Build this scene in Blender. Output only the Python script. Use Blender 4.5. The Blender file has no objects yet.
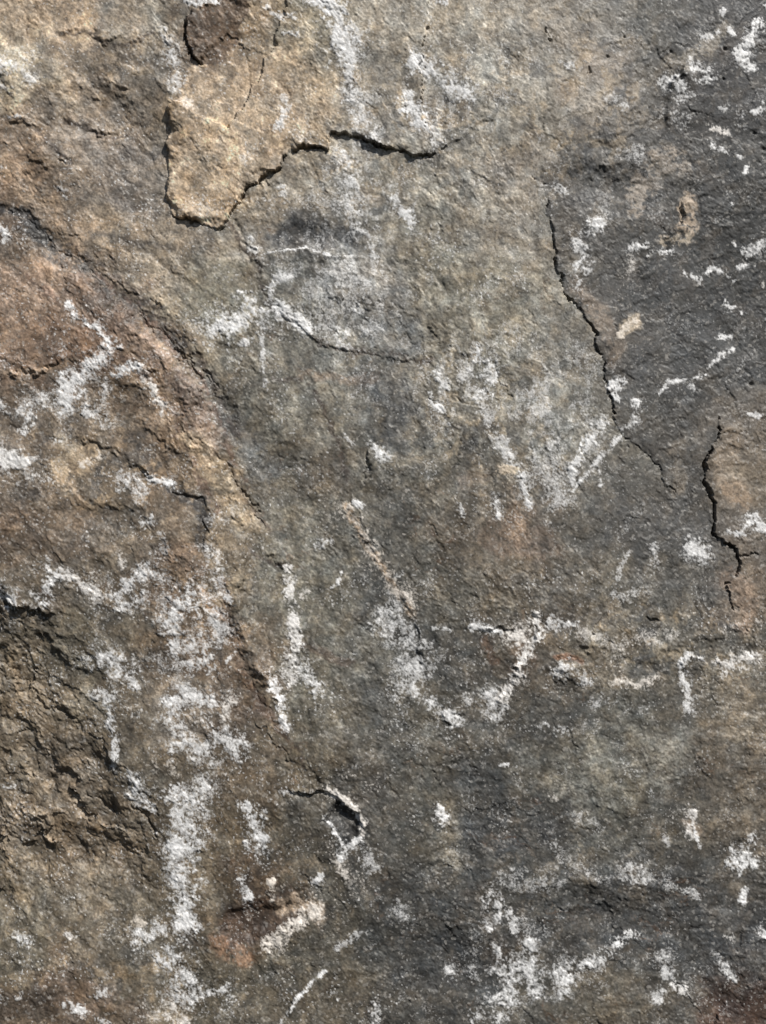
import bpy, math
import numpy as np

# ------------------------------------------------------------------ camera, sky, sun, exposure
scene = bpy.context.scene
MM = 0.001                       # the rock is laid out in millimetres: u to the right, v downwards
W, H = 766.0, 1024.0
DIST = 1.55
cam_data = bpy.data.cameras.new("camera")
cam = bpy.data.objects.new("camera", cam_data)
scene.collection.objects.link(cam)
cam.location = (0.0, -DIST, 0.0)
cam.rotation_euler = (math.radians(90), 0, 0)
cam_data.sensor_fit = 'VERTICAL'
cam_data.sensor_height = 36.0
cam_data.lens = 36.0 * DIST / (H * MM)
cam_data.clip_start = 0.05
cam_data.clip_end = 100.0
scene.camera = cam

SUN = np.array((0.40, -0.56, 0.72)); SUN /= np.linalg.norm(SUN)
world = bpy.data.worlds.new("World"); scene.world = world
world.use_nodes = True
wn = world.node_tree.nodes; wl = world.node_tree.links
sky = wn.new("ShaderNodeTexSky"); sky.sky_type = 'NISHITA'; sky.sun_disc = False
sky.sun_elevation = math.asin(SUN[2]); sky.sun_rotation = math.atan2(SUN[0], SUN[1])
wn["Background"].inputs["Strength"].default_value = 0.055
wl.new(sky.outputs[0], wn["Background"].inputs["Color"])
sl = bpy.data.lights.new("sun", 'SUN'); sl.energy = 4.8; sl.angle = math.radians(0.5); sl.color = (1.0, 0.97, 0.92)
sun = bpy.data.objects.new("sun", sl); scene.collection.objects.link(sun)
from mathutils import Vector
sun.rotation_euler = Vector(SUN).to_track_quat('Z', 'Y').to_euler()
sun.location = (1, -2, 2)
scene.view_settings.view_transform = 'Standard'; scene.view_settings.look = 'None'
scene.view_settings.exposure = 0.0; scene.view_settings.gamma = 1.0
scene.view_settings.use_curve_mapping = False
scene.cycles.max_bounces = 4

# ------------------------------------------------------------------ noise
rng = np.random.default_rng(7)
TAB = rng.random((64, 256, 256)).astype(np.float32)[:8]
F = np.float32

def gnoise(x, y, seed=0):
    """gradient noise, about -1..1"""
    t = TAB[seed % 8]; o = (seed // 8) * 37
    xi = np.floor(x); yi = np.floor(y)
    fx = (x - xi).astype(F); fy = (y - yi).astype(F)
    xi = xi.astype(np.int32) + o; yi = yi.astype(np.int32) + 2 * o
    ux = fx * fx * fx * (fx * (fx * 6 - 15) + 10); uy = fy * fy * fy * (fy * (fy * 6 - 15) + 10)
    def g(a, b, dx, dy):
        th = t[(xi + a) & 255, (yi + b) & 255] * F(2 * math.pi)
        return np.cos(th) * dx + np.sin(th) * dy
    n00 = g(0, 0, fx, fy); n10 = g(1, 0, fx - 1, fy); n01 = g(0, 1, fx, fy - 1); n11 = g(1, 1, fx - 1, fy - 1)
    a = n00 + ux * (n10 - n00); b = n01 + ux * (n11 - n01)
    return (a + uy * (b - a)) * F(1.5)

def fbm(x, y, s, seed=0, octv=4, gain=0.5):
    r = 0; a = 1.0; tot = 0
    for k in range(octv):
        r = r + a * gnoise(x / s, y / s, seed + k); tot += a
        a *= gain; s *= 0.5
    return (r / tot).astype(F)

def orient(x, y, deg, s, stretch, seed, octv=3):
    """noise drawn out along a direction (degrees, screen, clockwise from +u)"""
    c, n = math.cos(math.radians(deg)), math.sin(math.radians(deg))
    return fbm((x * c + y * n) / stretch, -x * n + y * c, s, seed, octv)

def facets(x, y, size, seed):
    """broken faces: every cell of a jittered mosaic is a small tilted plane"""
    t = TAB[seed % 8]; t2 = TAB[(seed + 3) % 8]; t3 = TAB[(seed + 5) % 8]
    gx = x / size; gy = y / size; ix = np.floor(gx).astype(np.int32); iy = np.floor(gy).astype(np.int32)
    best = np.full(x.shape, 1e9, F); out = np.zeros(x.shape, F)
    for a in (-1, 0, 1):
        for b in (-1, 0, 1):
            cx = (ix + a) & 255; cy = (iy + b) & 255
            dx = (gx - (ix + a) - t[cx, cy]).astype(F); dy = (gy - (iy + b) - t2[cx, cy]).astype(F)
            d = dx * dx + dy * dy; m = d < best
            th = t3[cx, cy] * F(6.2832)
            h = (dx * np.cos(th) + dy * np.sin(th)) * (0.4 + t[cy, cx]) + (t2[cy, cx] - 0.5) * F(0.5)
            best = np.where(m, d, best); out = np.where(m, h, out)
    return out * F(size)

def sstep(a, b, x):
    t = np.clip((x - a) / (b - a), 0, 1)
    return (t * t * (3 - 2 * t)).astype(F)

# ------------------------------------------------------------------ grid (1 mm inside the view, coarser beyond it)
def axis(n, far=1100, g=1.08):
    out = []; p = 0.0; st = 1.0
    while p < far:
        st *= g; p += st; out.append(p)
    core = np.arange(-8, n + 9, 1.0)
    o = np.array(out)
    return np.concatenate([(-8 - o)[::-1], core, n + 8 + o])
U1 = axis(int(W)); V1 = axis(int(H))
U, V = np.meshgrid(U1, V1); U = U.astype(F); V = V.astype(F)
NV, NU = U.shape

# wandering of every outline
wu = 12.0 * fbm(U, V, 46, 11, 3) + 9.0 * fbm(U, V, 13, 15, 4, 0.6)
wv = 12.0 * fbm(U, V, 46, 21, 3) + 9.0 * fbm(U, V, 13, 25, 4, 0.6)
Uw, Vw = U + wu, V + wv
Us, Vs = U + 8.0 * fbm(U, V, 17, 31, 4, 0.62), V + 8.0 * fbm(U, V, 17, 35, 4, 0.62)     # small wandering, for cracks

def window(pts, pad):
    p = np.asarray(pts, float)
    c0, c1 = np.searchsorted(U1, [p[:, 0].min() - pad, p[:, 0].max() + pad])
    r0, r1 = np.searchsorted(V1, [p[:, 1].min() - pad, p[:, 1].max() + pad])
    return slice(r0, max(r1, r0 + 1)), slice(c0, max(c1, c0 + 1))

def polydist(pts, x, y, closed=False):
    """distance, signed side (+ = right hand of travel), run 0..1 along the line"""
    p = [tuple(map(float, q[:2])) for q in pts]
    if closed: p = p + [p[0]]
    if len(p) == 1: p = p + [(p[0][0] + 0.1, p[0][1])]
    best = np.full(x.shape, 1e9, F); side = np.zeros(x.shape, F); run = np.zeros(x.shape, F); perp = np.zeros(x.shape, F)
    L = [math.dist(a, b) for a, b in zip(p, p[1:])]; tot = max(sum(L), 1e-6); acc = 0
    for (a, b), l in zip(zip(p, p[1:]), L):
        l = max(l, 1e-6)
        dx, dy = (b[0] - a[0]) / l, (b[1] - a[1]) / l
        t = np.clip((x - a[0]) * dx + (y - a[1]) * dy, 0, l)
        d = np.hypot(x - a[0] - t * dx, y - a[1] - t * dy)
        cr = dx * (y - a[1]) - dy * (x - a[0])
        m = (d < best - 1e-3) | ((np.abs(d - best) <= 1e-3) & (np.abs(cr) > perp))
        best = np.where(m, d, best); side = np.where(m, np.sign(cr), side)
        run = np.where(m, (acc + t) / tot, run); perp = np.where(m, np.abs(cr), perp)
        acc += l
    return best, side, run

def inside(pts, x, y):
    r = np.zeros(x.shape, bool); n = len(pts)
    for i in range(n):
        (x1, y1), (x2, y2) = pts[i], pts[(i + 1) % n]
        if y1 == y2: continue
        c = ((y1 > y) != (y2 > y)) & (x < (x2 - x1) * (y - y1) / (y2 - y1) + x1)
        r ^= c
    return r

def blob(cx, cy, rx, ry, deg=0, x=None, y=None):
    x = Uw if x is None else x; y = Vw if y is None else y
    c, s = math.cos(math.radians(deg)), math.sin(math.radians(deg))
    a = ((x - cx) * c + (y - cy) * s) / rx; b = (-(x - cx) * s + (y - cy) * c) / ry
    return np.exp(-(a * a + b * b)).astype(F)

# ------------------------------------------------------------------ outlines of the big pieces
FLAKE_EDGE = [(181, 92), (170, 104), (168, 130), (168, 160), (166, 190), (170, 212), (182, 217), (200, 224), (218, 228), (231, 219),
              (237, 202), (245, 187), (262, 180), (275, 170), (285, 153), (300, 146), (316, 149), (328, 150), (332, 144), (332, 132),
              (345, 134), (362, 140), (380, 145), (400, 153), (425, 157), (440, 153)]
SLAB_EDGE = [(547, 172), (547, 190), (548, 215), (553, 240), (558, 270), (566, 292), (579, 310), (590, 323), (594, 340), (603, 360),
             (607, 385), (612, 408), (618, 428), (626, 438), (640, 449), (654, 463), (664, 480), (671, 493), (680, 500)]
WEDGE_EDGE = [(719, 417), (719, 433), (711, 450), (707, 463), (705, 477), (711, 494), (715, 512), (713, 534), (720, 541),
              (737, 548), (740, 560), (738, 572), (727, 584), (731, 600), (735, 614)]
SEAM = [(-60, 175), (0, 208), (22, 216), (45, 238), (80, 262), (112, 296), (150, 335), (180, 365), (200, 392), (208, 425), (214, 452),
        (232, 482), (243, 515), (246, 545), (243, 575), (240, 605), (246, 632), (258, 655), (272, 685), (284, 715), (292, 737)]
HOLLOW = [(-3000, 480), (-30, 580), (0, 592), (14, 605), (44, 613), (80, 650), (100, 690), (112, 735), (132, 775), (150, 815), (166, 850),
          (160, 890), (120, 905), (60, 910), (0, 935), (-3000, 1100)]

# ------------------------------------------------------------------ relief (millimetres towards the viewer)
Z = np.zeros_like(U)
Z += 9.0 * fbm(U, V, 330, 40, 2) + 3.0 * fbm(U, V, 120, 43, 2)
# folded, flaking ground: direction changes over the face
left = sstep(420, 120, U + 0.1 * V); right = sstep(520, 640, U + 0.15 * (300 - V)) * sstep(640, 520, V)
low = sstep(620, 760, V) * sstep(330, 480, U)
mid = np.clip(1 - left - right - low, 0, 1)
fold = left * orient(Uw, Vw, 43, 13, 4.0, 50) + right * orient(Uw, Vw, -33, 7, 4.5, 54) * 0.8 + \
       low * orient(Uw, Vw, -8, 9, 4.0, 58) * 0.7 + mid * orient(Uw, Vw, 60, 12, 2.0, 62) * 0.7
Z += 0.8 * fold
n0 = fbm(U, V, 7, 64, 3, 0.7)
# thin layers broken off in steps
lay = fbm(Uw, Vw, 85, 66, 4) + 0.25 * fold
for k, t in enumerate((-0.34, -0.2, -0.08, 0.04, 0.15, 0.27, 0.4)):
    Z += 0.45 * sstep(t - 0.014, t + 0.014, lay + 0.05 * n0) * sstep(-0.25, 0.25, fbm(U, V, 130, 70 + k, 2) + 0.05)
# rough lower left hollow
hd, _, _ = polydist(HOLLOW, Uw, Vw, True)
hin = inside(HOLLOW, Uw, Vw)
hs = np.where(hin, hd, -hd)
hol = sstep(-22, 66, hs)
Z -= 21 * hol
rg = 1 - np.abs(fbm(Uw, Vw, 70, 80, 4, 0.55)) * 2.4
rg2 = orient(Uw, Vw, -38, 20, 2.2, 84, 4)
hup = sstep(760, 860, V)
Z += 0.45 * hol * (6.5 * rg * (1 - 0.4 * hup) + 5.5 * rg2 * hup + 4.0 * orient(Uw, Vw, 58, 24, 2.4, 88, 4) * (1 - hup))
c_, n_ = math.cos(0.85), math.sin(0.85)
fx, fy = (Uw * c_ + Vw * n_) / 1.7, -Uw * n_ + Vw * c_
Z += hol * (0.13 * facets(fx, fy, 27, 3) + 0.07 * facets(fx, fy, 10, 4))
Z += (1 - hol) * (0.014 * facets(fx, fy, 46, 1) + 0.03 * facets(fx, fy, 17, 2) * (1 - 0.3 * right) * sstep(-0.3, 0.3, fbm(U, V, 90, 95, 3)))
hl = fbm(Uw, Vw, 44, 92, 4)
for t in (-0.25, -0.05, 0.12, 0.3):
    Z += hol * 1.2 * sstep(t - 0.05, t + 0.03, hl)

def lift(pts, side, height, reach, fade=0.06, soft=0.7, jag=1.0, vary=0.9):
    """one side of a broken edge stands proud and dies away into the rock"""
    w = window(pts, 3.2 * reach)
    x = U[w] + (Us[w] - U[w]) * jag; y = V[w] + (Vs[w] - V[w]) * jag
    d, s, r = polydist(pts, x, y)
    sd = d * s * side
    f = (sstep(0, fade, r) * sstep(1, 1 - fade, r)) if fade > 0 else 1
    Z[w] += height * sstep(-soft, soft, sd) * np.exp(-np.maximum(sd, 0) / reach) * f * np.clip(0.9 + vary * 2.4 * fbm(x, y, 30, 170, 3) * np.exp(-np.maximum(sd, 0) / 9), 0.25, 1.9)

def crack(pts, width, depth, fade=0.1, jag=1.0):
    """width and depth may be given per point as third and fourth numbers"""
    w = window(pts, 6 * width + 12)
    x = U[w] + (Us[w] - U[w]) * jag; y = V[w] + (Vs[w] - V[w]) * jag
    d, s, r = polydist(pts, x, y)
    f = (sstep(0, fade, r) * sstep(1, 1 - fade, r)) if fade > 0 else 1
    ww = width * np.clip(0.68 + 1.1 * gnoise(x / 11, y / 11, 5), 0.2, 1.5)
    if len(pts[0]) > 2:
        L = np.concatenate([[0], np.cumsum([math.dist(a[:2], b[:2]) for a, b in zip(pts, pts[1:])])]); L /= L[-1]
        ww = ww * np.interp(r, L, [q[2] for q in pts])
    prof = 1 - sstep(0.55, 1.15, d / np.maximum(ww, 0.05))
    Z[w] -= 0.7 * depth * prof * f * sstep(0.15, 0.5, ww)

def crease(pts, side, height, reach, fade=0.2, soft=2.6):
    lift(pts, side, height * 0.75, reach, fade, soft, 1.6)

# broad bulges and dips
Z -= 9 * blob(112, 112, 46, 30, 20) + 6 * blob(150, 165, 34, 40, 0) - 5 * blob(60, 165, 40, 24, 35) - 6 * blob(20, 75, 34, 30, 0)
Z -= 4.5 * blob(318, 240, 44, 15, 4) - 5 * blob(320, 285, 70, 26, 5)
Z += 3 * blob(618, 770, 70, 34, -18) + 7 * blob(70, 330, 70, 40, 35) - 5 * blob(250, 440, 26, 70, -32) + 5 * blob(330, 750, 34, 22, 0) + 5 * blob(745, 760, 40, 60, 0)
Z -= 7 * blob(470, 800, 40, 70, 10) - 2.5 * blob(560, 880, 90, 18, 3) + 2.5 * blob(620, 915, 120, 22, -2) + 6 * blob(430, 960, 60, 30, 0)
Z += 6 * blob(600, 105, 50, 60, 0) - 6 * blob(610, 190, 60, 24, 10) + 5 * blob(480, 300, 40, 110, 0) + 6 * blob(190, 560, 26, 60, 0) - 6 * blob(100, 520, 50, 18, 5)
d, s, r = polydist([(60, 262), (95, 292), (125, 325), (160, 362), (190, 402), (204, 445), (222, 480)], Uw, Vw)
Z += 3.4 * np.exp(-(d / 15) ** 2) * sstep(0, 0.2, r) * sstep(1, 0.8, r)
d, s, r = polydist([(-10, 206), (22, 216), (48, 241), (80, 264), (112, 294), (150, 322), (185, 350), (222, 395), (250, 436)], Uw, Vw)
Z -= 2.0 * np.exp(-(d / 7) ** 2) * sstep(1, 0.8, r)

# top flake
lift(FLAKE_EDGE, -1, 6.0, 150, 0.03, 0.6, 1.1)
lift(FLAKE_EDGE, -1, -0.7, 2.5, 0.03, 0.6, 1.1)
crack([(170, 213, .4), (186, 219, .9), (200, 226, .5), (220, 230, .9), (228, 225, .3)], 1.1, 7, 0.1)
crack([(231, 222, .5), (239, 203, .8), (247, 187, .9), (262, 181, .8), (276, 171, 1.3), (287, 154, .7), (302, 147, 1.9), (316, 150, 1.2), (327, 151, .5)], 1.3, 9, 0.05)
crack([(333, 134, 1.0), (346, 136, 2.4), (360, 140, 1.6), (378, 145, .7), (400, 153, .5), (425, 157, .8), (450, 147, .3), (470, 131, .4), (492, 120, .2)], 1.05, 8, 0.02)
lift([(425, 157), (450, 147), (470, 131), (492, 120), (505, 118)], -1, 1.6, 40, 0.25, 1.5)
# small dark block on the flake's upper left corner
lift([(262, -8), (222, 2), (203, 8), (187, 17), (183, 30), (186, 44), (194, 56), (203, 63)], -1, 6.5, 26, 0.05)
crack([(184, 20, .5), (183, 32, 1.2), (187, 46, 1.3), (194, 57, 1), (204, 65, .4)], 1.7, 8, 0.1)
crease([(225, 18), (240, 12), (258, 16), (275, 10)], 1, 2.0, 14, 0.2)
# dark slab on the right
lift(SLAB_EDGE, -1, 2.6, 60, 0.1, 0.7, 1.0)
lift(SLAB_EDGE, -1, -1.2, 7, 0.1, 0.7, 1.0)
crack([(530, 178, .2), (545, 182, .6), (548, 200, .5), (550, 230, .4), (556, 262, .5), (562, 288, .7), (578, 309, 1.9), (590, 322, 2.2), (594, 340, .7),
       (604, 362, .45), (608, 388, .8), (613, 410, .5), (622, 434, .35), (640, 449, .4), (656, 464, .3), (666, 483, .45), (680, 500, .2)], 1.0, 7, 0.02)
# plate at the right border
lift(WEDGE_EDGE, -1, 2.8, 40, 0.06, 0.6, 0.8)
crack([(719, 416, .4), (719, 434, .6), (710, 452, .6), (706, 466, 1.1), (705, 478, 1.7), (711, 495, 1.9), (715, 513, 2.0), (713, 534, 1.2), (720, 541, 1.2),
       (737, 548, 1.0), (740, 560, .9), (737, 573, .7), (727, 585, .8), (731, 600, .7), (735, 614, .3)], 1.05, 10, 0.03, 0.8)
crack([(738, 554), (750, 555), (766, 553)], 0.8, 3, 0.2)
# the long seam on the left and the rounded roll along its lower half
lift(SEAM[:11], 1, 3.0, 60, 0.1, 5.0, 1.5)
lift(SEAM[10:], 1, 4.5, 34, 0.12, 2.0, 1.0)
crack([(0, 210), (24, 219), (48, 241), (80, 264), (110, 296)], 2.2, 2.2, 0.15, 2)
crack([(125, 308), (150, 326), (168, 338), (180, 350), (200, 372), (225, 396)], 2.0, 2.2, 0.15, 2)
d, s, r = polydist([(238, 560), (238, 600), (247, 640), (264, 672)], Us, Vs)
Z += 3.4 * np.exp(-(d / 11) ** 2)
crack([(225, 575), (226, 605), (232, 635), (244, 662), (256, 690), (268, 712), (282, 730)], 2.0, 0.9, 0.1)
crack([(214, 452), (230, 475), (247, 500), (262, 520), (272, 533)], 1.6, 3.0, 0.2)
crease([(246, 518), (258, 545), (285, 566), (292, 570)], -1, 2.2, 16, 0.15)
# thin sheets ending one behind the other along the seam
RIDGE = [(-20, 222), (40, 262), (80, 288), (115, 318), (150, 352), (182, 392), (200, 430), (212, 466), (232, 500)]
for k, off in enumerate((-26, -14, -5, 7, 17, 28, 40)):
    w0 = 1 + k % 3
    p = [(a + 0.72 * off, b - 0.68 * off) for a, b in RIDGE[(k * 2) % 3:len(RIDGE) - (k % 3)]]
    lift(p, 1 if k < 5 else -1, 0.9 + 0.25 * (k % 2), 22, 0.12, 0.9, 2.2)
# brown plate on the left: dark groove, ledges
crack([(160, 486, .5), (176, 495, .9), (190, 498, 1.3), (200, 502, 1.8), (204, 512, 2.0), (205, 527, 2.0), (203, 545, 1.7), (200, 556, .5)], 2.0, 3.0, 0.08, 0.7)
crease([(-30, 380), (0, 375), (40, 372), (75, 362), (100, 352)], -1, 2.6, 40, 0.1)
crease([(118, 345), (140, 365), (158, 388), (172, 412), (196, 446), (202, 470)], 1, 3.0, 26, 0.15)
crease([(139, 420), (150, 432), (166, 448), (186, 458), (200, 462)], -1, 2.6, 12, 0.2)
crease([(70, 440), (100, 446), (125, 455), (150, 478), (165, 486)], -1, 3.0, 16, 0.15)
crease([(0, 120), (22, 122), (40, 132), (55, 148), (75, 165)], -1, 2.6, 30, 0.15)
crease([(60, 118), (85, 126), (110, 134), (126, 131)], -1, 3.0, 22, 0.2)
crease([(50, 30), (80, 33), (112, 42), (148, 36)], -1, 2.4, 20, 0.2)
# ledge above the hollow
lift([(-40, 585), (0, 592), (14, 606), (32, 612), (48, 612), (62, 620)], -1, 4.0, 34, 0.15, 1.5)
crack([(-10, 588), (2, 596), (14, 606), (32, 612), (46, 613)], 2.2, 5, 0.1)
crack([(28, 690), (40, 705), (60, 712), (78, 720)], 1.8, 4, 0.2)
crack([(132, 800), (148, 820), (160, 842)], 2.2, 5, 0.2)
crack([(80, 795), (100, 803), (118, 822)], 2.0, 4, 0.2)
# the centre
lift([(268, 298), (275, 305), (290, 320), (310, 335), (330, 346), (350, 350), (372, 356), (400, 361), (430, 359), (442, 352)], -1, 1.3, 30, 0.1, 2.6)
crack([(262, 285, .4), (270, 302, 1.0), (292, 322, 1.0), (312, 337, 1.2), (330, 346, .9), (352, 350, 1.0), (374, 356, .6), (402, 361, .8), (432, 359, .5), (444, 352, .2)], 1.1, 0.8, 0.05)
lift([(262, 254), (285, 249), (306, 248), (322, 252), (335, 256), (352, 254), (368, 262)], 1, 4.2, 50, 0.15, 1.0)
crease([(228, 180), (240, 232), (262, 268), (270, 300)], -1, 1.8, 30, 0.2)
crack([(367, 452), (367, 470), (364, 490)], 2.6, 3.0, 0.25)
lift([(368, 448), (368, 470), (362, 492)], -1, 2.0, 22, 0.2)
crack([(543, 26), (548, 36), (553, 46)], 1.4, 5, 0.2)
crack([(588, 68), (586, 82)], 2.0, 4, 0.3)
lift([(690, 62), (672, 80), (664, 105), (667, 132)], -1, 3.4, 24, 0.2, 1.8)
lift([(684, 198), (681, 212), (682, 226), (668, 236), (660, 240)], -1, 3.4, 13, 0.15)
crack([(682, 204), (681, 224)], 1.6, 4, 0.25)
for c in ((744, 51, 2), (724, 50, 2.2), (607, 58, 1.5), (624, 38, 1.3), (670, 53, 1.6), (723, 80, 1.3), (754, 134, 1.5), (751, 384, 2.6), (763, 150, 3)):
    Z -= 3.2 * blob(c[0], c[1], c[2] * 0.95, c[2] * 0.6, 20, U, V)
crease([(348, 506), (362, 534), (384, 568), (404, 600), (415, 620), (424, 672), (446, 720), (470, 770)], -1, 2.2, 40, 0.12)
crease([(432, 627), (470, 627), (513, 630), (538, 618), (536, 645), (520, 668), (492, 716)], -1, 3.0, 20, 0.1)
Z += 4.5 * blob(566, 668, 14, 11, 0)
crack([(552, 659), (564, 656), (577, 660)], 1.0, 2, 0.2)
lift([(677, 668), (682, 660), (692, 655), (703, 658)], 1, 2.6, 14, 0.2)
crack([(643, 617), (650, 619), (662, 618)], 1.2, 4, 0.3)
crease([(560, 640), (600, 652), (650, 662), (700, 640), (766, 625)], -1, 3.0, 30, 0.15, 7.0)
crease([(410, 770), (470, 765), (475, 775), (468, 745), (463, 728)], 1, 1.6, 20, 0.2)
crease([(300, 790), (322, 785), (345, 770)], 1, 1.4, 30, 0.2)
# pit with a bright rim, and the broken cavity below it
PIT = [(322, 819), (330, 808), (336, 795), (348, 803), (359, 815), (362, 829), (356, 838), (347, 843), (338, 834)]
pd, _, _ = polydist(PIT, Us, Vs, True); pin = inside(PIT, Us, Vs)
Z -= 7.0 * sstep(-1.5, 9, np.where(pin, pd, -pd))
lift([(280, 790), (300, 793), (318, 792), (334, 794), (348, 803), (359, 815), (363, 830)], 1, -3.2, 24, 0.15)
CAVITY = [(219, 930), (228, 910), (250, 900), (274, 900), (290, 897), (300, 904), (292, 916), (276, 928), (262, 938), (240, 944), (226, 944)]
cd, _, _ = polydist(CAVITY, Us, Vs, True); cin = inside(CAVITY, Us, Vs)
Z -= 5.5 * sstep(-3, 13, np.where(cin, cd, -cd))
Z += 3.0 * blob(298, 928, 22, 8, -35, Us, Vs) + 2.6 * blob(272, 889, 5, 9, 10, Us, Vs)
lift([(262, 1040), (282, 1016), (296, 998), (312, 982), (330, 968)], 1, 1.2, 16, 0.15)
lift([(700, 1040), (735, 990), (766, 975), (800, 970)], 1, 4.0, 30, 0.1)

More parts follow.
